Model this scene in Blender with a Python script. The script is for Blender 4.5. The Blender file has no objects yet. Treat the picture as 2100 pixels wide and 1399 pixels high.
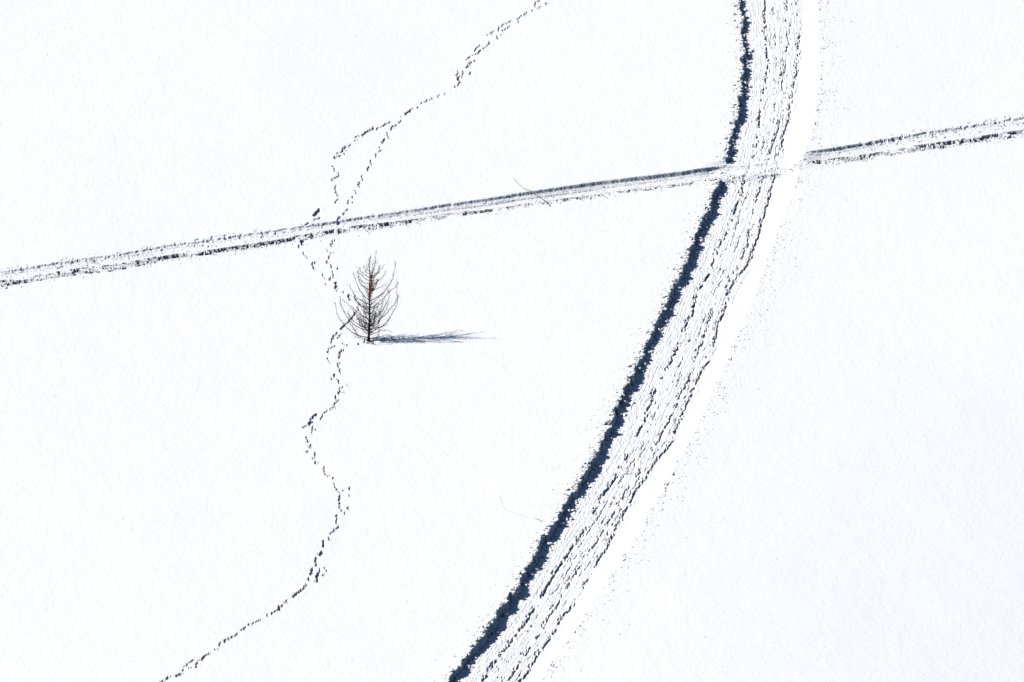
import bpy, math, random
import numpy as np

sc = bpy.context.scene
col = sc.collection
rnd = random.Random(7)
R = math.radians

# ------------------------------------------------------------------ camera
DEP = R(25.0)            # camera looks down this steeply
DIST = 400.0
PPM = 38.6               # photograph pixels per metre at the centre
CAM = np.array([0.0, -DIST*math.cos(DEP), DIST*math.sin(DEP)])
FWD = np.array([0.0, math.cos(DEP), -math.sin(DEP)])
UPV = np.array([0.0, math.sin(DEP), math.cos(DEP)])
cd = bpy.data.cameras.new("camera")
cam = bpy.data.objects.new("camera", cd); col.objects.link(cam)
cam.location = CAM; cam.rotation_euler = (math.pi/2-DEP, 0, 0)
cd.sensor_width = 36.0; cd.lens = 36.0*DIST/(2100.0/PPM)
cd.clip_start = 1.0; cd.clip_end = 6000.0
sc.camera = cam
sc.render.resolution_x = 1024; sc.render.resolution_y = 682

# ------------------------------------------------------------------ light
SUN_EL = R(41.0)
SH = R(5.6)              # shadows run to +x, turned this much towards +y
L = np.array([math.cos(SH)*math.cos(SUN_EL), math.sin(SH)*math.cos(SUN_EL), -math.sin(SUN_EL)])
sl = bpy.data.lights.new("sun", 'SUN'); sl.energy = 5.0; sl.angle = R(0.7); sl.color = (1.0, 0.975, 0.94)
so = bpy.data.objects.new("sun", sl); col.objects.link(so)
from mathutils import Vector, Euler, Matrix
so.rotation_euler = Vector(L).to_track_quat('-Z', 'Y').to_euler()
so.location = (-60, -10, 60)
w = bpy.data.worlds.new("World"); sc.world = w; w.use_nodes = True
nt = w.node_tree
bg = nt.nodes['Background']; bg.inputs['Strength'].default_value = 0.062
sky = nt.nodes.new('ShaderNodeTexSky'); sky.sky_type = 'NISHITA'; sky.sun_disc = False
sky.sun_elevation = SUN_EL
sky.sun_rotation = math.atan2(-L[0], -L[1])
sky.altitude = 2000; sky.air_density = 1.0; sky.dust_density = 0.1; sky.ozone_density = 4.0
nt.links.new(sky.outputs[0], bg.inputs['Color'])
sc.view_settings.view_transform = 'Standard'; sc.view_settings.look = 'None'
sc.view_settings.gamma = 1.0; sc.view_settings.exposure = 0.27
sc.cycles.diffuse_bounces = 0

# ------------------------------------------------------------------ helpers
def tag(o, label=None, cat=None, group=None, kind=None):
    if label: o['label'] = label
    if cat: o['category'] = cat
    if group: o['group'] = group
    if kind: o['kind'] = kind
    return o

def smooth(t):
    t = np.clip(t, 0, 1); return t*t*(3-2*t)

_lat = {}
def noise(x, y, cx, cy, seed):
    """value noise in [-1,1], feature size cx by cy metres"""
    if seed not in _lat:
        _lat[seed] = np.random.RandomState(seed).uniform(-1, 1, (512, 512)).astype(np.float32)
    T = _lat[seed]
    gx = np.asarray(x, dtype=np.float32)/cx+1000.37; gy = np.asarray(y, dtype=np.float32)/cy+1000.71
    ix = np.floor(gx).astype(np.int32); iy = np.floor(gy).astype(np.int32)
    fx = smooth(gx-ix); fy = smooth(gy-iy)
    i0 = ix & 511; i1 = (ix+1) & 511; j0 = iy & 511; j1 = (iy+1) & 511
    a = T[j0, i0]*(1-fx)+T[j0, i1]*fx
    b = T[j1, i0]*(1-fx)+T[j1, i1]*fx
    return a*(1-fy)+b*fy

def fbm(x, y, cx, cy, seed, n=3, g=0.55):
    s = 0; a = 1; t = 0
    for k in range(n):
        s = s+a*noise(x, y, cx/2**k, cy/2**k, seed+k*17); t += a; a *= g
    return s/t

def base(x, y):
    """broad, gentle shape of the snow field"""
    z = 0.24*noise(x, y, 31, 44, 901)+0.06*noise(x, y, 11, 17, 902)+0.012*noise(x, y, 3.4, 5.5, 903)
    z = z-0.0013*np.clip(x-3, 0, 45)**2*smooth((14-y)/48)-0.012*np.clip(-y-12, 0, 60)
    return z

def ground(u, v, dz=0.0):
    """photograph pixel -> point on the snow field (dz below/above it)"""
    u = np.atleast_1d(np.asarray(u, float)); v = np.atleast_1d(np.asarray(v, float))
    r = FWD[None]+((u-1050)/PPM/DIST)[:, None]*np.array([1, 0, 0])[None]-((v-699.5)/PPM/DIST)[:, None]*UPV[None]
    z = np.zeros(len(u))
    for _ in range(12):
        t = (z+dz-CAM[2])/r[:, 2]
        p = CAM[None]+r*t[:, None]
        z = base(p[:, 0], p[:, 1]).astype(float)
    return p

def pix(x, y, z):
    dx = x-CAM[0]; dy = y-CAM[1]; dz = z-CAM[2]
    f = dy*FWD[1]+dz*FWD[2]; u = dy*UPV[1]+dz*UPV[2]
    return 1050+dx/f*DIST*PPM, 699.5-u/f*DIST*PPM

# ------------------------------------------------------------------ grid
def axis(a, b, step, far, grow=1.25):
    c = np.arange(a, b, step); out = [c]
    s = step; p = b; hi = []
    while p < far: hi.append(p); s *= grow; p += s
    s = step; q = a; lo = []
    while q > -far: s *= grow; q -= s; lo.append(q)
    return np.concatenate([np.array(lo[::-1]), c, np.array(hi)])
corn = ground([0, 2100, 0, 2100, 1050, 1050], [0, 0, 1399, 1399, 0, 1399])
xa = axis(corn[:, 0].min()-1.0, corn[:, 0].max()+1.0, 0.034, 900)
ya = axis(corn[:, 1].min()-1.5, corn[:, 1].max()+1.5, 0.058, 900)
X, Y = np.meshgrid(xa.astype(np.float32), ya.astype(np.float32))
core = (np.abs(X) < 60) & (np.abs(Y) < 75)
B = base(X, Y).astype(np.float32)
U, V = pix(X, Y, B)
H = np.zeros_like(B)                   # detail on top of the broad shape
REG = np.zeros(X.shape, np.int8)       # 0 field 1 road 2 left bank 3 right bank 4 path 5 footprints
# wind ripples and crust on the open field
H += np.where(core, 0.004*noise(X, Y, 0.5, 0.9, 11)+0.0030*noise(X, Y, 0.16, 0.26, 12), 0)

# ---------------- ski track across the field -------------
up_px = [(-700,660),(0,557),(119,537),(238,521),(357,500),(500,480),(600,466),(700,450),(800,436),(900,420),(1000,406),(1067,395),(1233,371),(1400,351),(1486,336),(1550,331),(1619,322),(1657,311),(1700,304),(1800,287),(1890,271),(1986,257),(2100,239),(2900,110)]
lo_px = [(-700,690),(0,582),(119,564),(238,547),(357,527),(500,507),(600,490),(728,469),(800,460),(900,443),(1000,430),(1090,415),(1233,396),(1376,377),(1452,366),(1502,359),(1571,351),(1690,331),(1719,327),(1852,309),(1986,289),(2100,273),(2900,146)]
gu = ground(*zip(*up_px)); gl = ground(*zip(*lo_px))
yU = np.interp(X, gu[:, 0], gu[:, 1]); yL = np.interp(X, gl[:, 0], gl[:, 1])
Ux = np.interp(xa, gu[:, 0], [p[0] for p in up_px])     # pixel column of every grid column, for the wear profile
def prof(px, val): return np.interp(Ux, px, val)[None, :]
dp = prof([-700, 0, 550, 650, 900, 1200, 1400, 1490, 1560, 1600, 1640, 1700, 1820, 1900, 2100, 2900],
          [.10, .11, .11, .14, .16, .24, .26, .28, .22, .08, .15, .20, .19, .12, .12, .1])
m = core & (Y < yU+1.2) & (Y > yL-2.2)
ii = np.nonzero(m)
def track(ii):
    x = X[ii]; y = Y[ii]; wid = (yU-yL)[ii]
    d = 1.3*np.broadcast_to(dp, X.shape)[ii]
    lump = np.broadcast_to(prof([-700, 560, 650, 1150, 1480, 1700, 1820, 2900], [.7, .7, .3, .15, .12, .25, .7, .7]), X.shape)[ii]
    n = fbm(x+y*0.3, y, 0.5, 0.33, 21, 3)
    e = yU[ii]-y                                   # metres below the far rim
    e = e-lump*(0.26*np.abs(n)+0.10*fbm(x, y, .16, .2, 24, 2))-0.012*noise(x, y, .33, .3, 25)-0.02*noise(x, y, .9, .9, 29)
    v = (yU[ii]-y)/wid
    h = -d*(0.66*smooth(e/0.085)+0.34*smooth((e-.05)/0.30))
    # second, lower step of the ski groove
    d2 = np.broadcast_to(prof([-700, 780, 900, 1150, 1300, 1500, 2900], [0, 0, .06, .07, .02, 0, 0]), X.shape)[ii]
    h -= d2*smooth((e-0.32-0.02*noise(x, y, .4, .4, 26))/0.05)
    # the floor climbs back towards the near rim
    rise = smooth((v-0.42)/0.75)
    h = h*(1-rise)
    # fine grooves along the run
    along = y-yU[ii]
    h += (0.024*noise(x, along, 1.6, 0.13, 27)+lump*0.020*noise(x, y, .11, .11, 30))*smooth(e/0.1)*smooth((1.25-v)/0.2)
    # broken snow at the far rim, left and right ends
    n3 = fbm(x, y, 0.30, 0.30, 28, 3)
    z3 = smooth((0.42-np.abs(v-0.13))/0.2)*lump
    h -= 0.09*z3*smooth((n3-0.20)/0.20)
    # clods and pits of the near rim
    dens = np.broadcast_to(prof([-700, 0, 250, 330, 600, 640, 760, 940, 965, 1060, 1080, 1250, 1450, 1520, 1600, 1700, 1900, 2100, 2900],
                                [.74, .72, .78, 1.02, 1.02, .76, .74, .62, 1.10, 1.10, .66, .56, .52, .40, .42, .70, .84, 1.0, .9]), X.shape)[ii]
    nn = fbm(x+0.5*y, y, 0.46, 0.50, 31, 4, 0.6)
    c = (y-(yL[ii]+0.12+0.16*noise(x, 0*x, 2.3, 1, 33)))
    w0 = np.where(dens > 1.0, .66, .80)
    env = smooth((w0-np.abs(c))/0.30)
    t = 0.41-0.62*dens*env+0.9*(1-env)
    h -= 0.22*smooth((nn-t)/0.13)*(env > 0)
    # thrown crumbs further out
    c2 = smooth((1.35-np.abs(y-yL[ii]+0.35))/1.2)
    n5 = fbm(x, y, 0.17, 0.22, 35, 2)
    h -= 0.09*smooth((n5-(0.93-0.42*c2*np.minimum(dens, .6)))/0.08)*(c2 > 0)
    h += 0.02*smooth((fbm(x, y, .2, .2, 37, 2)-0.35)/0.2)*c2*dens
    return h
H[ii] += track(ii)
REG[core & (Y <= yU+0.05) & (Y > yL-0.35)] = 4

# ---------------- the ploughed road -------------
lr = [(1490,-260),(1503,-60),(1514,0),(1519,30),(1521,80),(1524,100),(1522,130),(1517,180),(1513,200),(1508,240),(1498,280),(1489,320),(1484,338),(1472,370),(1459,400),(1440,450),(1419,500),(1396,550),(1372,600),(1350,650),(1330,700),(1301,750),(1280,800),(1256,850),(1235,900),(1208,950),(1178,1000),(1150,1050),(1114,1100),(1086,1150),(1058,1200),(1023,1250),(989,1300),(954,1350),(914,1399),(850,1470),(700,1620)]
rt = [(1615,-260),(1638,-60),(1645,0),(1648,100),(1634,200),(1625,260),(1607,330),(1586,400),(1574,450),(1560,500),(1545,540),(1511,600),(1477,700),(1434,800),(1389,900),(1322,1000),(1255,1114),(1205,1200),(1152,1285),(1080,1399),(1040,1460),(930,1620)]
rr = [(1650,-260),(1672,-60),(1679,0),(1683,100),(1681,200),(1668,260),(1645,330),(1626,400),(1604,450),(1588,500),(1571,540),(1553,600),(1510,700),(1463,800),(1419,900),(1362,1000),(1298,1114),(1240,1200),(1184,1285),(1107,1399),(1062,1460),(950,1620)]
gL = ground(*zip(*lr)); gT = ground(*zip(*rt), dz=-0.4); gR = ground(*zip(*rr))
def xo(g): return np.interp(ya, g[::-1, 1], g[::-1, 0])[:, None]
def extend(g):       # let the road run on beyond the picture
    a = g[0]+(g[0]-g[1])*30; b = g[-1]+(g[-1]-g[-2])*30
    return np.vstack([a, g, b])
gL, gT, gR = extend(gL), extend(gT), extend(gR)
xL, xT, xR = xo(gL), xo(gT), xo(gR)
vrow = np.interp(ya, gL[::-1, 1], [p[1] for p in ([(0, -3000)]+lr+[(0, 4000)])][::-1])[:, None]
dr = np.interp(vrow, [-300, 0, 60, 130, 330, 372, 450, 700, 1000, 1399, 1700], [.28, .28, .32, .34, .34, .38, .38, .40, .42, .44, .44])
m = core & (X > xL-1.6) & (X < xR+4.5)
ii = np.nonzero(m)
def road(ii):
    x = X[ii]; y = Y[ii]
    bc = lambda a: np.broadcast_to(a, X.shape)[ii]
    l, t, r, d, v0 = bc(xL), bc(xT), bc(xR), bc(dr), bc(vrow)
    old = H[ii]
    jag = 0.23*fbm(x, y, 0.34, 0.62, 41, 4, 0.68)+0.12*noise(x, y, 1.1, 2.1, 45)+0.10*np.maximum(noise(x, y, .25, .33, 46)-.35, 0)
    jag = jag-0.05+0.16*np.maximum(noise(x, y, .55, .8, 48)-.25, 0)-0.18*np.maximum(noise(x, y, .7, .9, 49)-.45, 0)
    e = x-l-0.04+jag
    u = (x-l-0.3)/(t-l-0.3)                         # 0 left toe .. 1 right toe
    gap = smooth((1.30-np.abs(y-0.22-(yU[ii]*0.45+yL[ii]*0.55)))/0.35)
    # left wall
    wall = smooth(e/0.045)*(1+0.20*fbm(x, y, .3, .5, 47, 3, .7)*smooth((.35-(x-l))/.2))
    ramp = 0.5*smooth((x-l+1.3)/2.0)
    left = wall*(1-gap)+ramp*gap
    # sunlit right bank
    rb = smooth((x-t-0.10*noise(x, y, .5, 1.1, 96))/(r-t+0.06*noise(x, y, .4, .9, 97)+0.001))
    h = -d*(1+0.22*noise(y, 0*y, 2.9, 1, 92)+.12*noise(y, 0*y, 1.1, 1, 93))*left*(1-rb)
    # snow pushed on the far shoulder
    s = x-r
    h += 0.02*smooth((s+.5)/.5)*smooth((2.6-s)/2.6)
    # ruts and wheel tracks
    onr = smooth((x-l-0.35)/0.25)*smooth((t-x+0.1)/0.15)*(1-0.72*gap)
    acr = x-l                                       # distance across
    wob = 0.06*noise(y, 0*y, 3.1, 1, 51)
    for k, (u0, dep, wdt, sd, str_) in enumerate([(.34, .105, .22, 60, .78), (.42, .045, .10, 75, .25), (.51, .055, .12, 63, .32), (.61, .05, .11, 66, .40), (.71, .085, .16, 69, .70), (.79, .050, .10, 78, .40), (.89, .085, .26, 72, .80)]):
        c = u0+0.04*noise(y, 0*y, 4.9, 1, sd)+0.025*noise(y, 0*y, 1.7, 1, sd+5)+0.010*noise(y, 0*y, .4, 1, sd+9)
        q = (u-c)*(t-l-0.3)
        q = q+0.10*fbm(x, y, 0.15, 0.40, sd+1, 3, .75)
        on = smooth((noise(y, 0*y, 1.7, 1, sd+2)*0.55+0.6*noise(x*.6, y, .42, .5, sd+3)+0.45*noise(x, y, .14, .26, sd+4)+str_-0.45)/0.22)
        cl_ = fbm(x, y, .15, .27, sd+7, 2, .7)
        h -= onr*on*0.75*dep*smooth((cl_-0.12-1.2*np.maximum(np.abs(q)-.07, 0)/.16)/0.2)
        h -= onr*on*dep*smooth(q/0.065)*(1-smooth((q-wdt*.35)/(wdt*1.1)))
    # broken crust between the ruts
    n1 = fbm(x, y, 0.10, 0.30, 81, 3, .7)
    mid = smooth((u-.28)/.1)
    h -= onr*mid*0.05*smooth((n1-0.66+0.22*noise(x, y, .45, 1.4, 83))/0.08)
    # streaks dragged along the road
    h += onr*0.013*noise(acr+0.02*noise(x, y, .3, .6, 84), y, .06, 1.0, 85)
    h += onr*0.017*noise(x, y, .06, .18, 87)*(1-0.60*smooth((u-.22)/.14))
    # crumbs on both shoulders
    dl = smooth((x-l+1.5)/1.5)*(x < l)
    n2 = fbm(x, y, 0.17, 0.30, 88, 2)
    h -= 0.12*smooth((n2-(1.05-0.42*dl**2))/0.1)*(1-gap)*(x < l)
    clump = 0.5+0.5*noise(x, y, 1.2, 2.6, 90)
    dr_ = smooth((2.6-s)/2.6)*(s > -0.1)
    n4 = fbm(x, y, 0.15, 0.26, 91, 3, .7)
    h -= 0.075*smooth((n4-(0.78-0.22*dr_**1.5*clump-(0.08+0.20*clump)*smooth((.30-np.abs(s-.10))/.3)))/0.09)*(s > -0.12)
    h += 0.006*noise(x, y, .12, .2, 95)*dr_
    keep = np.where(x < t, 1-0.70*smooth((x-l+.75)/.95), 1.0)   # the ski track is nearly worn away where it crosses
    keep = np.where(x >= t, 0.05+0.95*smooth((x-r+0.25)/1.3), keep)
    return old*keep+h
H[ii] = road(ii)
rd = core & (X > xL+0.30) & (X <= xT); REG[rd] = 1
REG[core & (X > xL-0.12) & (X <= xL+0.30) & (REG != 4)] = 2
REG[core & (X > xT) & (X <= xR+0.05)] = 3

# ---------------- footprints -------------
S = []
def marks(ox, oy, s, rows):
    for a in rows: S.append((ox+a[0]/s, oy+a[1]/s, ox+a[2]/s, oy+a[3]/s, a[4]/s))
marks(900, 0, 6.36, [(1295,15,1320,12,22),(1265,35,1270,80,22),(1300,105,1340,95,24),(1410,50,1432,48,22),(1218,130,1222,135,16),(1115,195,1160,165,22),(1040,255,1045,280,24),(1050,240,1090,205,10),(815,345,945,280,18),(790,360,780,395,20),(645,455,735,405,14),(690,435,705,430,18),(850,400,880,380,26),(880,375,925,345,12),(770,480,778,495,26),(820,462,826,465,8),(580,645,640,590,14),(640,585,665,560,24),(475,660,545,595,20),(525,685,550,665,30),(470,710,520,690,8),(360,780,440,730,14),(450,815,475,795,22),(375,875,430,825,32),(325,940,318,1000,24),(260,925,245,980,18),(265,1010,290,1045,42),(285,1060,250,1120,18),(220,1130,250,1125,14),(405,960,425,945,14),(80,1215,100,1210,12),(0,1255,15,1245,16)])
marks(600, 200, 5, [(1320,60,1450,5,12),(1380,40,1400,33,20),(1285,100,1290,97,10),(1165,165,1210,145,28),(1215,130,1235,120,14),(1115,195,1120,200,14),(1090,255,1120,242,16),(1020,315,1065,290,22),(975,360,980,375,14),(985,400,990,410,14),(930,460,950,435,24),(895,505,900,510,8),(890,550,910,540,8),(855,610,868,575,16),(805,650,812,665,16),(815,680,822,690,10),(770,745,792,715,18),(715,800,722,840,14),(680,890,700,880,26),(690,915,695,918,12),(620,1020,630,1025,22),(620,1075,622,1078,10),(640,950,640,952,8),(655,980,658,985,8),(572,1065,575,1080,14),(560,1155,572,1150,14),(525,1195,540,1190,18),(470,1260,490,1235,24),(860,325,1020,245,12),(920,295,990,262,14),(720,390,830,320,26),(655,405,720,395,14),(645,440,670,432,10),(555,540,600,480,8),(520,540,545,510,28),(460,572,510,558,12),(440,615,500,600,24),(530,580,532,583,12),(415,705,425,708,14),(430,725,438,750,14),(475,770,480,800,14),(405,840,475,810,16),(445,915,455,975,16),(465,985,480,1000,20),(440,1075,465,1045,8),(235,1200,270,1165,36),(275,1160,290,1155,10),(230,1250,245,1250,14),(270,1245,280,1240,16),(145,1300,165,1290,18)])
marks(600, 480, 4.663, [(95,70,100,80,40),(70,110,72,125,16),(110,185,155,235,16),(140,215,150,225,22),(195,290,225,275,24),(205,310,215,325,20),(290,392,315,415,8),(315,470,325,488,10),(375,105,400,65,20),(335,150,340,155,14),(365,175,415,187,8),(345,235,360,215,12),(335,265,342,270,22),(372,295,374,310,12),(430,325,432,330,10),(385,350,395,385,14),(365,430,395,405,18),(420,475,430,500,30),(415,520,430,530,20),(480,550,485,555,10),(545,590,560,620,26),(600,600,640,660,18),(635,660,645,670,14),(635,705,645,720,22),(530,850,560,815,20),(575,800,610,760,15),(465,905,500,880,24),(500,870,535,850,16),(375,1010,430,945,20),(375,1030,378,1035,18),(435,995,460,960,14),(485,1040,495,1045,16),(530,1060,538,1062,14),(350,1095,410,1075,14),(345,1130,348,1135,12),(340,1190,348,1205,14),(360,1225,364,1230,8),(455,1150,490,1110,22),(450,1180,456,1165,22),(440,1240,455,1235,22),(445,1260,448,1265,20),(455,1290,462,1310,18),(465,1325,468,1330,12),(405,1350,430,1375,24),(380,1385,395,1385,16),(690,1022,722,1015,16),(635,1050,645,1052,12),(760,1035,800,1045,12)])
marks(560, 700, 2.543, [(345,200,348,215,6),(350,245,368,240,9),(345,270,350,262,14),(365,265,370,262,8),(388,228,390,230,5),(330,290,332,292,12),(318,330,345,305,7),(300,355,325,345,7),(270,375,282,365,9),(250,402,262,385,9),(200,410,225,385,14),(190,430,210,420,18),(160,448,190,438,8),(205,480,210,450,9),(222,458,224,460,6),(185,518,188,520,12),(195,545,203,550,15),(180,575,192,578,9),(178,500,182,510,5),(220,580,222,605,7),(210,612,215,610,5),(225,632,232,634,12),(242,632,244,634,7),(268,655,272,680,9),(275,690,282,688,12),(290,700,294,700,7),(315,715,325,712,7),(322,740,328,760,8),(335,765,345,780,12),(350,790,375,775,5),(350,810,352,845,12),(350,860,352,866,10),(402,765,405,770,10),(398,800,404,805,6),(372,775,376,778,6),(392,868,396,870,11),(360,880,362,884,10),(374,892,376,895,7),(335,910,333,945,10),(345,968,320,985,10),(308,995,300,1005,8),(295,1025,298,1030,14),(265,1045,268,1070,13),(255,1100,250,1110,18),(235,1110,240,1112,5),(228,1130,225,1165,12),(205,1190,202,1210,14),(190,1238,192,1240,11),(238,1210,234,1245,16),(245,1185,246,1200,6),(225,1250,230,1252,6),(262,1218,270,1218,10),(282,1192,285,1196,10),(272,1182,275,1184,5),(175,1270,155,1300,11),(150,1300,110,1328,14)])
marks(300, 1150, 4.667, [(1210,500,1300,450,20),(1275,450,1305,440,30),(1325,400,1350,390,16),(1165,515,1180,520,18),(985,610,1020,605,20),(1030,595,1090,565,12),(920,660,950,645,22),(865,712,885,705,18),(755,770,800,745,26),(800,740,830,728,18),(830,725,865,715,8),(700,810,720,790,14),(665,850,705,845,18),(615,885,570,915,22),(570,915,545,935,26),(545,940,500,955,12),(470,945,400,985,18),(370,1012,405,1000,14),(480,985,495,970,20),(415,1025,430,1025,10),(475,1020,490,1015,8),(355,1055,365,1050,18),(360,1075,365,1075,8),(300,1100,340,1085,28),(205,1130,215,1120,26),(225,1115,235,1110,10),(160,1162,190,1155,20),(130,1175,150,1165,20)])
FP = np.zeros_like(H); FR = np.zeros(X.shape, bool)
for k, (x0, y0, x1, y1, wd) in enumerate(S):
    g = ground([x0, x1], [y0, y1])
    pad = 18/PPM
    a0 = np.searchsorted(xa, g[:, 0].min()-pad); a1 = np.searchsorted(xa, g[:, 0].max()+pad)
    b0 = np.searchsorted(ya, g[:, 1].min()-pad*2.4); b1 = np.searchsorted(ya, g[:, 1].max()+pad*2.4)
    sl_ = (slice(b0, b1), slice(a0, a1))
    u = U[sl_]; v = V[sl_]
    dx, dy = x1-x0, y1-y0
    t = np.clip(((u-x0)*dx+(v-y0)*dy)/max(dx*dx+dy*dy, 1e-6), 0, 1)
    dd = np.hypot(u-x0-t*dx, v-y0-t*dy)
    nn = fbm(X[sl_], Y[sl_], .10, .20, 301, 2, .9)
    rad = wd*0.5*(0.98+0.2*t)+1.25
    s = (rad-dd+2.6*nn+0.45)
    deep = min(max(wd/PPM*0.66, 0.066), 0.13)
    FP[sl_] = np.maximum(FP[sl_], deep*smooth(s/2.6)*(1+.3*nn))
    # soft collar of pushed-up snow
    FP[sl_] -= 0.012*smooth((5-np.abs(dd-rad-3))/5)*(0.5+0.5*nn)*(s < 0)
    FR[sl_] |= (dd-rad) < 5
H -= FP
REG[(REG == 0) & FR] = 5

# hollow by the larch foot, faint drag line lower down, scattered crumbs on the field
def line_px(pts, wpx, dep):
    for (a, b) in zip(pts[:-1], pts[1:]):
        g = ground([a[0], b[0]], [a[1], b[1]])
        a0 = np.searchsorted(xa, g[:, 0].min()-.3); a1 = np.searchsorted(xa, g[:, 0].max()+.3)
        b0 = np.searchsorted(ya, g[:, 1].min()-.6); b1 = np.searchsorted(ya, g[:, 1].max()+.6)
        q = (slice(b0, b1), slice(a0, a1)); u = U[q]; v = V[q]
        dx, dy = b[0]-a[0], b[1]-a[1]
        t = np.clip(((u-a[0])*dx+(v-a[1])*dy)/(dx*dx+dy*dy), 0, 1)
        dd = np.hypot(u-a[0]-t*dx, v-a[1]-t*dy)
        LN[q] = np.maximum(LN[q], dep*smooth((wpx-dd)/wpx))
LN = np.zeros_like(H)
line_px([(1026,1018),(1030,1028),(1033,1037),(1038,1044),(1048,1048),(1062,1053),(1078,1058),(1090,1062)], 1.3, 0.022)
H -= LN
ii = np.nonzero(core & (REG == 0))
x = X[ii]; y = Y[ii]
nf = fbm(x, y, 0.09, 0.15, 501, 3, .7)
cl = noise(x, y, 2.1, 4.5, 502)*0.5+noise(x, y, 7, 12, 503)*0.5
H[ii] -= 0.018*smooth((nf-(0.68-0.14*cl))/0.08)
Z = B+H
print("grid", X.shape)

def zat(x, y):
    i = min(max(int(np.searchsorted(xa, x)), 0), len(xa)-1); j = min(max(int(np.searchsorted(ya, y)), 0), len(ya)-1)
    return float(Z[j, i])

# ------------------------------------------------------------------ materials
def snow_mat(name, colr, bump, scale, rough=0.75, sp=0.15):
    m = bpy.data.materials.new(name); m.use_nodes = True
    n = m.node_tree; p = n.nodes['Principled BSDF']
    p.inputs['Roughness'].default_value = rough
    p.inputs['Specular IOR Level'].default_value = sp
    tc = n.nodes.new('ShaderNodeTexCoord')
    mp = n.nodes.new('ShaderNodeMapping'); mp.inputs['Scale'].default_value = (1, 0.6, 1)
    n.links.new(tc.outputs['Object'], mp.inputs['Vector'])
    a = n.nodes.new('ShaderNodeTexNoise'); a.inputs['Scale'].default_value = scale; a.inputs['Detail'].default_value = 5; a.inputs['Roughness'].default_value = .7
    n.links.new(mp.outputs[0], a.inputs['Vector'])
    b = n.nodes.new('ShaderNodeBump'); b.inputs['Strength'].default_value = bump; b.inputs['Distance'].default_value = 0.03
    n.links.new(a.outputs['Fac'], b.inputs['Height']); n.links.new(b.outputs['Normal'], p.inputs['Normal'])
    c = n.nodes.new('ShaderNodeTexNoise'); c.inputs['Scale'].default_value = 0.35; c.inputs['Detail'].default_value = 4
    n.links.new(tc.outputs['Object'], c.inputs['Vector'])
    r = n.nodes.new('ShaderNodeValToRGB')
    r.color_ramp.elements[0].position = .35; r.color_ramp.elements[0].color = (*[k*0.985 for k in colr], 1)
    r.color_ramp.elements[1].position = .65; r.color_ramp.elements[1].color = (*colr, 1)
    n.links.new(c.outputs['Fac'], r.inputs['Fac']); n.links.new(r.outputs['Color'], p.inputs['Base Color'])
    return m
SN = (0.745, 0.748, 0.755)
M_field = snow_mat("windblown_snow", SN, .12, 9)
M_road = snow_mat("packed_snow", SN, .16, 14)
M_clod = snow_mat("broken_snow", SN, .4, 14)
def plain(name, c0, c1, scale, rough=0.85):
    m = bpy.data.materials.new(name); m.use_nodes = True
    n = m.node_tree; p = n.nodes['Principled BSDF']; p.inputs['Roughness'].default_value = rough
    p.inputs['Specular IOR Level'].default_value = .2
    tc = n.nodes.new('ShaderNodeTexCoord'); a = n.nodes.new('ShaderNodeTexNoise'); a.inputs['Scale'].default_value = scale; a.inputs['Detail'].default_value = 4
    n.links.new(tc.outputs['Object'], a.inputs['Vector'])
    r = n.nodes.new('ShaderNodeValToRGB'); r.color_ramp.elements[0].position = .35; r.color_ramp.elements[1].position = .65
    r.color_ramp.elements[0].color = (*c0, 1); r.color_ramp.elements[1].color = (*c1, 1)
    n.links.new(a.outputs['Fac'], r.inputs['Fac']); n.links.new(r.outputs['Color'], p.inputs['Base Color'])
    return m
M_bark = plain("larch_bark", (.022, .018, .015), (.05, .04, .03), 9)
M_twig = plain("larch_twig", (.075, .043, .026), (.135, .080, .045), 6)
M_dry = plain("dry_needles", (.30, .085, .03), (.48, .16, .06), 12)

# ------------------------------------------------------------------ ground meshes
nx, ny = len(xa), len(ya)
def sheet(name, rid, mat, label):
    reg = REG[:-1, :-1]
    j, i = np.nonzero(reg == rid)
    a = (j*nx+i).astype(np.int64)
    q = np.stack([a, a+1, a+1+nx, a+nx], 1).ravel()
    mark = np.zeros(nx*ny, bool); mark[q] = True
    idx = np.cumsum(mark)-1
    vs = np.nonzero(mark)[0]
    co = np.empty((len(vs), 3), np.float32)
    co[:, 0] = X.ravel()[vs]; co[:, 1] = Y.ravel()[vs]; co[:, 2] = Z.ravel()[vs]
    me = bpy.data.meshes.new(name)
    me.vertices.add(len(vs)); me.vertices.foreach_set('co', co.ravel())
    nf_ = len(a)
    me.loops.add(nf_*4); me.loops.foreach_set('vertex_index', idx[q].astype(np.int32))
    me.polygons.add(nf_); me.polygons.foreach_set('loop_start', np.arange(0, nf_*4, 4, dtype=np.int32))
    me.update(calc_edges=True)
    me.materials.append(mat)
    me.polygons.foreach_set('use_smooth', np.zeros(nf_, bool))
    o = bpy.data.objects.new(name, me); col.objects.link(o)
    tag(o, label, kind='structure')
    return o
sheet('snow_field', 0, M_field, "open white snow field on both sides of the road")
sheet('road', 1, M_road, "snow covered road with broken wheel ruts curving up the field")
sheet('snow_bank', 2, M_road, "jagged cut snow bank in deep shade on the left edge of the road")
sheet('road_shoulder', 3, M_field, "smooth sunlit snow slope along the right edge of the road")
sheet('path', 4, M_road, "straight narrow ski track crossing the field and the road")
sheet('footprint_trail', 5, M_field, "winding trail of deep footprints past the bare larch")

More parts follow.
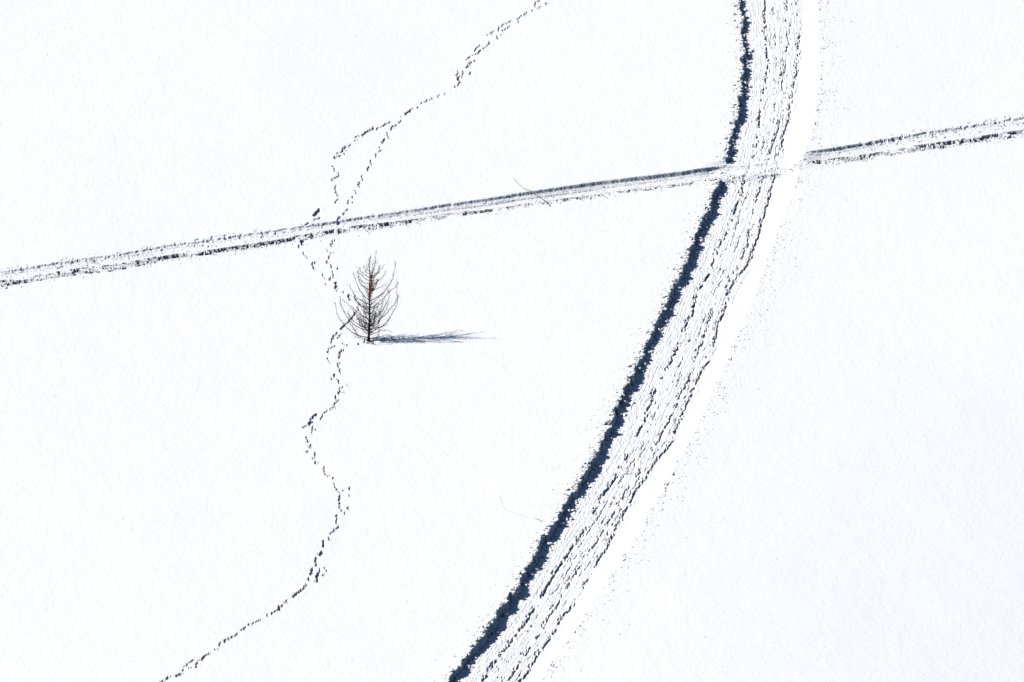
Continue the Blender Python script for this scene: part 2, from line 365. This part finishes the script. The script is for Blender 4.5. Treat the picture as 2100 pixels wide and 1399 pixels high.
# ------------------------------------------------------------------ loose clods
class MB:
    def __init__(s): s.v = []; s.f = []
    def tube(s, pts, radii, n=5):
        k0 = len(s.v); pts = [Vector(p) for p in pts]
        for i, p in enumerate(pts):
            d = (pts[min(i+1, len(pts)-1)]-pts[max(i-1, 0)])
            if d.length < 1e-6: d = Vector((0, 0, 1))
            d.normalize()
            a = d.cross(Vector((0.13, 0.97, 0.21))); a.normalize(); b = d.cross(a)
            for q in range(n):
                an = 2*math.pi*q/n
                s.v.append(p+(a*math.cos(an)+b*math.sin(an))*radii[i])
        for i in range(len(pts)-1):
            for q in range(n):
                q2 = (q+1) % n
                s.f.append((k0+i*n+q, k0+i*n+q2, k0+(i+1)*n+q2, k0+(i+1)*n+q))
        s.v.append(pts[-1]); t = len(s.v)-1; b0 = k0+(len(pts)-1)*n
        for q in range(n): s.f.append((b0+q, b0+(q+1) % n, t))
        s.f.append(tuple(k0+q for q in range(n))[::-1])
    def build(s, name, mat, parent=None, loc=(0, 0, 0), smoothf=True):
        me = bpy.data.meshes.new(name); me.from_pydata([tuple(v) for v in s.v], [], s.f); me.materials.append(mat)
        me.polygons.foreach_set('use_smooth', [smoothf]*len(me.polygons)); me.update()
        o = bpy.data.objects.new(name, me); col.objects.link(o); o.location = loc
        if parent: o.parent = parent
        return o
ICO_V = []; t_ = (1+5**.5)/2
for a, b in ((-1, t_), (1, t_), (-1, -t_), (1, -t_)): ICO_V.append(Vector((a, b, 0)).normalized())
for a, b in ((-1, t_), (1, t_), (-1, -t_), (1, -t_)): ICO_V.append(Vector((0, a, b)).normalized())
for a, b in ((t_, -1), (t_, 1), (-t_, -1), (-t_, 1)): ICO_V.append(Vector((a, 0, b)).normalized())
ICO_F = [(0,11,5),(0,5,1),(0,1,7),(0,7,10),(0,10,11),(1,5,9),(5,11,4),(11,10,2),(10,7,6),(7,1,8),(3,9,4),(3,4,2),(3,2,6),(3,6,8),(3,8,9),(4,9,5),(2,4,11),(6,2,10),(8,6,7),(9,8,1)]
cb = MB()
def clod(x, y, r):
    z = zat(x, y)
    e = Euler((rnd.random()*6, rnd.random()*6, rnd.random()*6)).to_matrix()
    k = len(cb.v); sx, sy, sz = rnd.uniform(.7, 1.5), rnd.uniform(.7, 1.5), rnd.uniform(.6, 1.0)
    for v in ICO_V:
        q = e @ (v*rnd.uniform(.7, 1.2))
        cb.v.append(Vector((x+q.x*r*sx, y+q.y*r*sy, z+r*.45*sz+q.z*r*sz)))
    cb.f += [tuple(k+i for i in f) for f in ICO_F]
yr0, yr1 = corn[:, 1].min(), corn[:, 1].max(); xr0, xr1 = corn[:, 0].min(), corn[:, 0].max()
yLr = lambda x: float(np.interp(x, gl[:, 0], gl[:, 1])); yUr = lambda x: float(np.interp(x, gu[:, 0], gu[:, 1]))
def xat(arr, y): return float(np.interp(y, ya, arr[:, 0]))
for k in range(3000):          # tumbled along the cut edge, at its foot and on its lip
    y = rnd.uniform(yr0, yr1); x = xat(xL, y)+rnd.gauss(0.10, .16)
    if abs(y-.22-(.45*yUr(x)+.55*yLr(x))) < 1.15 and rnd.random() < .93: continue
    clod(x, y, min(.03+rnd.expovariate(30), .13))
for k in range(500):
    y = rnd.uniform(yr0, yr1); clod(xat(xL, y)-abs(rnd.gauss(0, .45)), y, rnd.uniform(.015, .04))
for k in range(500):
    y = rnd.uniform(yr0, yr1); clod(xat(xR, y)+abs(rnd.gauss(0, .7))-.05, y, rnd.uniform(.015, .045))
for k in range(700):
    y = rnd.uniform(yr0, yr1); a, b = xat(xL, y), xat(xT, y); clod(a+.45+(b-a-.45)*rnd.betavariate(2.2, 1.6), y, rnd.uniform(.012, .035))
for k in range(2600):
    x = rnd.uniform(xr0, xr1); clod(x, yLr(x)+rnd.gauss(0.05, .30), rnd.uniform(.015, .055))
for k in range(900):
    x = rnd.uniform(xr0, xr1); clod(x, yUr(x)+rnd.gauss(-.25, .2), rnd.uniform(.012, .035))
o = cb.build('snow_clods', M_clod, smoothf=False)
tag(o, "loose crumbs of broken snow along the road and ski track edges", kind='stuff')

# ------------------------------------------------------------------ the larch
bx, by, _ = ground([756], [699])[0]; bz = zat(bx, by)-0.04
root = bpy.data.objects.new('larch_tree', None); col.objects.link(root); root.location = (bx, by, bz)
tag(root, "small bare larch standing alone in the snow with upswept branches", "tree")
SD, CD_ = math.sin(DEP), math.cos(DEP)
KP = 4.663*PPM
def loc3(cx, cy, yy):
    """tree tracing (crop pixels) + chosen depth -> metres from the foot"""
    sx = (cx-727)/KP; sy = (1020-cy)/KP
    return Vector((sx, yy, (sy-yy*SD)/CD_))
tr = [(727,1022),(728,985),(732,900),(737,800),(740,700),(737,620),(737,560),(741,480),(745,420),(742,330),(746,250),(757,190)]
mb = MB(); tp = [loc3(a, b, 0) for a, b in tr]
tp[0].z -= .12
mb.tube(tp, [.095, .072, .062, .055, .049, .044, .038, .032, .027, .021, .015, .009], 8)
mb.build('trunk', M_bark, root)
def trunk_x(cy):
    ys = [p[1] for p in tr][::-1]; xs = [p[0] for p in tr][::-1]
    return float(np.interp(cy, ys, xs))
BR = [
 [(722,980),(640,958),(590,940),(520,880),(460,810),(428,740),(415,640)],
 [(722,975),(625,955),(600,920),(565,860),(545,800),(540,710)],
 [(722,915),(650,890),(580,850),(520,780),(480,700),(462,640),(455,585)],
 [(722,890),(660,870),(600,830),(560,790),(530,740)],
 [(725,800),(680,780),(630,745),(580,700),(520,650),(472,615)],
 [(728,705),(680,680),(630,650),(590,605),(553,568)],
 [(728,660),(690,645),(650,615),(610,590),(570,520),(555,475)],
 [(728,620),(695,590),(650,535),(620,470),(600,400),(585,365)],
 [(728,520),(690,500),(660,470),(640,430),(632,380),(630,335)],
 [(728,475),(690,455),(650,430),(632,390)],
 [(728,410),(700,385),(665,355),(640,312)],
 [(728,370),(705,350),(690,320),(685,290)],
 [(725,850),(690,840),(650,800),(600,740),(560,700)],
 [(722,940),(690,930),(650,870),(620,790),(612,700)],
 [(722,1000),(680,985),(630,972),(590,968)],
 [(730,440),(680,400),(650,370),(628,345)],
 [(750,630),(800,600),(860,560),(910,500),(950,440),(975,380),(988,320),(992,262)],
 [(750,700),(790,670),(840,630),(900,570),(950,520),(1000,480),(1005,445)],
 [(745,830),(800,780),(860,720),(900,640),(930,570),(915,520)],
 [(740,860),(800,835),(850,790),(900,750),(950,690),(990,640),(1008,580),(1003,495)],
 [(745,940),(800,900),(860,870),(910,820),(950,760),(985,700),(1005,640),(1010,585)],
 [(745,900),(800,885),(870,870),(910,840),(940,780)],
 [(750,470),(800,455),(850,415),(885,370),(907,338)],
 [(750,425),(810,380),(850,330),(887,282)],
 [(750,410),(800,370),(830,330),(845,292)],
 [(745,540),(800,520),(840,500),(890,475)],
 [(745,430),(775,350),(793,280),(798,220),(808,150)],
 [(745,670),(780,640),(830,590),(880,555)],
 [(745,760),(790,700),(850,650),(900,605)],
 [(735,960),(800,930),(870,905),(950,922)],
 [(732,995),(800,975),(870,962),(930,950)],
 [(735,985),(790,980),(822,960),(828,900),(830,800),(834,700)],
 [(742,880),(790,830),(830,760),(850,700),(872,635)],
 [(742,790),(780,750),(810,700),(830,640)],
 [(735,930),(760,900),(775,850),(785,780),(790,720)],
 [(735,930),(700,900),(690,850),(682,780),(680,700)],
 [(742,850),(770,840),(790,800),(800,760)],
 [(742,870),(790,860),(840,800),(880,730),(905,690),(920,640)],
 [(742,720),(770,700),(790,680),(800,640)],
 [(738,580),(760,560),(780,530),(785,500)],
 [(738,570),(715,550),(700,520),(695,480)],
 [(738,760),(700,745),(660,700),(650,640)],
 [(744,400),(765,370),(775,320),(775,270)],
 [(742,330),(735,290),(740,240),(752,205)],
 [(742,500),(780,480),(810,450),(820,420)],
 [(742,350),(722,330),(715,300)],
]
for k in range(24):      # further limbs of each whorl, reaching towards and away from the viewer
    cy = rnd.triangular(420, 1000, 900); x0 = trunk_x(cy)
    reach = (0.35+0.75*(cy-300)/700)*rnd.uniform(.45, 1.0)*230*rnd.uniform(.15, .8)*rnd.choice((-1, 1))
    rise = rnd.uniform(90, 210)*(0.5+0.5*(cy-300)/700)
    n_ = 6; kink = rnd.uniform(.1, .3)
    BR.append([(x0+reach*(q/n_)**rnd.uniform(.75, .95)+rnd.gauss(0, 3), cy+12*math.sin(math.pi*q/n_)*kink-rise*(q/n_)**rnd.uniform(1.3, 1.9)) for q in range(n_+1)])
twn = 0
for k, b in enumerate(BR):
    cy0 = b[0][1]; b = [(trunk_x(cy0), cy0)]+b[1:]
    dirn = rnd.choice((-1, 1))*rnd.uniform(.15, .75)
    spread = abs(b[-1][0]-b[0][0])/KP
    if spread < .45: dirn = rnd.choice((-1, 1))*rnd.uniform(.8, 1.6)
    # denser centreline by Catmull-Rom
    P = []
    for i, (cx, cy) in enumerate(b):
        lat = abs(cx-b[0][0])/KP
        prog = i/(len(b)-1)
        yy = dirn*(lat*.75+0.12*prog)*(1 if abs(dirn) < .8 else 1.1)
        q = loc3(cx, cy, yy)
        if q.z < .10: q.z = .10
        P.append(q)
    F = []
    for i in range(len(P)-1):
        p0 = P[max(i-1, 0)]; p1 = P[i]; p2 = P[i+1]; p3 = P[min(i+2, len(P)-1)]
        for s_ in range(4):
            t = s_/4
            F.append(0.5*((2*p1)+(p2-p0)*t+(2*p0-5*p1+4*p2-p3)*t*t+(3*p1-p0-3*p2+p3)*t**3))
    F.append(P[-1])
    F = [f+Vector((rnd.gauss(0, .014), rnd.gauss(0, .015), rnd.gauss(0, .012))) if 0 < i else f for i, f in enumerate(F)]
    ln = sum((F[i+1]-F[i]).length for i in range(len(F)-1))
    r0 = 0.0115+0.007*min(ln, 1.8)
    rad = [max(r0*(1-i/len(F))**.6, .0095) for i in range(len(F))]
    mb = MB(); mb.tube(F, rad, 5)
    # side twigs and spurs
    nt_ = int(ln*20)
    for j in range(nt_):
        i = rnd.randrange(int(len(F)*.12), len(F)-1)
        p = F[i]; d = (F[i+1]-F[i]).normalized()
        side = d.cross(Vector((rnd.gauss(0, 1), rnd.gauss(0, 1), rnd.gauss(0, .6)))).normalized()
        lt = rnd.uniform(.04, .13) if rnd.random() < .72 else rnd.uniform(.15, .42)
        up = Vector((0, 0, 1))
        a = p+(side*.8+d*.7).normalized()*lt*.5
        c = a+(side*.35+d*.6+up*.6).normalized()*lt*.5
        mb.tube([p, a, c], [.0060, .0052, .0042], 3)
    mb.build('branch', M_twig if k % 3 else M_bark, root)
# withered needles still hanging round the upper stem
mb = MB()
for k in range(480):
    cy = rnd.triangular(320, 640, 500); cx = trunk_x(cy)+rnd.gauss(11, 10)
    c = loc3(cx, cy, rnd.gauss(0, .06))
    d = Vector((rnd.gauss(0, 1), rnd.gauss(0, 1), rnd.gauss(0, 1.4))).normalized()*rnd.uniform(.02, .05)
    mb.tube([c-d, c, c+d], [.006, .012, .005], 4)
mb.build('dry_needles', M_dry, root)

# ------------------------------------------------------------------ twigs lying on the snow
def twig(name, pts, rad, label, forks=()):
    P = []
    for u, v, up in pts:
        g = ground([u], [v])[0]; P.append(Vector((g[0], g[1], float(base(g[0], g[1]))+up)))
    o0 = P[0].copy(); Q = []
    for i in range(len(P)-1):
        for s_ in range(3): Q.append(P[i].lerp(P[i+1], s_/3)-o0+Vector((rnd.gauss(0, .01), rnd.gauss(0, .02), 0)))
    Q.append(P[-1]-o0)
    mb = MB(); mb.tube(Q, [rad*(.35+.65*i/len(Q)) for i in range(len(Q))], 6)
    for (i, dx, dy, dz, r) in forks:
        p = Q[i]; mb.tube([p, p+Vector((dx*.5, dy*.6, dz*.5)), p+Vector((dx, dy, dz))], [r, r*.8, r*.5], 5)
    o = mb.build(name, M_twig, None, o0)
    return tag(o, label, "twig")
twig('fallen_twig', [(1053,367,.03),(1063,377,.02),(1072,386,.0),(1078,392,.15),(1090,397,.14),(1103,405,.10),(1114,412,.08),(1122,417,.05),(1128,424,.02)], .020,
     "long thin brown twig lying across the dark edge of the ski track",
     [(15, .25, .1, .05, .009), (18, .2, -.35, .03, .009), (20, -.15, -.3, .02, .008)])
twig('stem_tip', [(1095,1063,.02),(1100,1065,.04),(1106,1068,.05),(1112,1071,.01)], .014,
     "short dark stem tip poking from the snow at the end of a faint line", [])
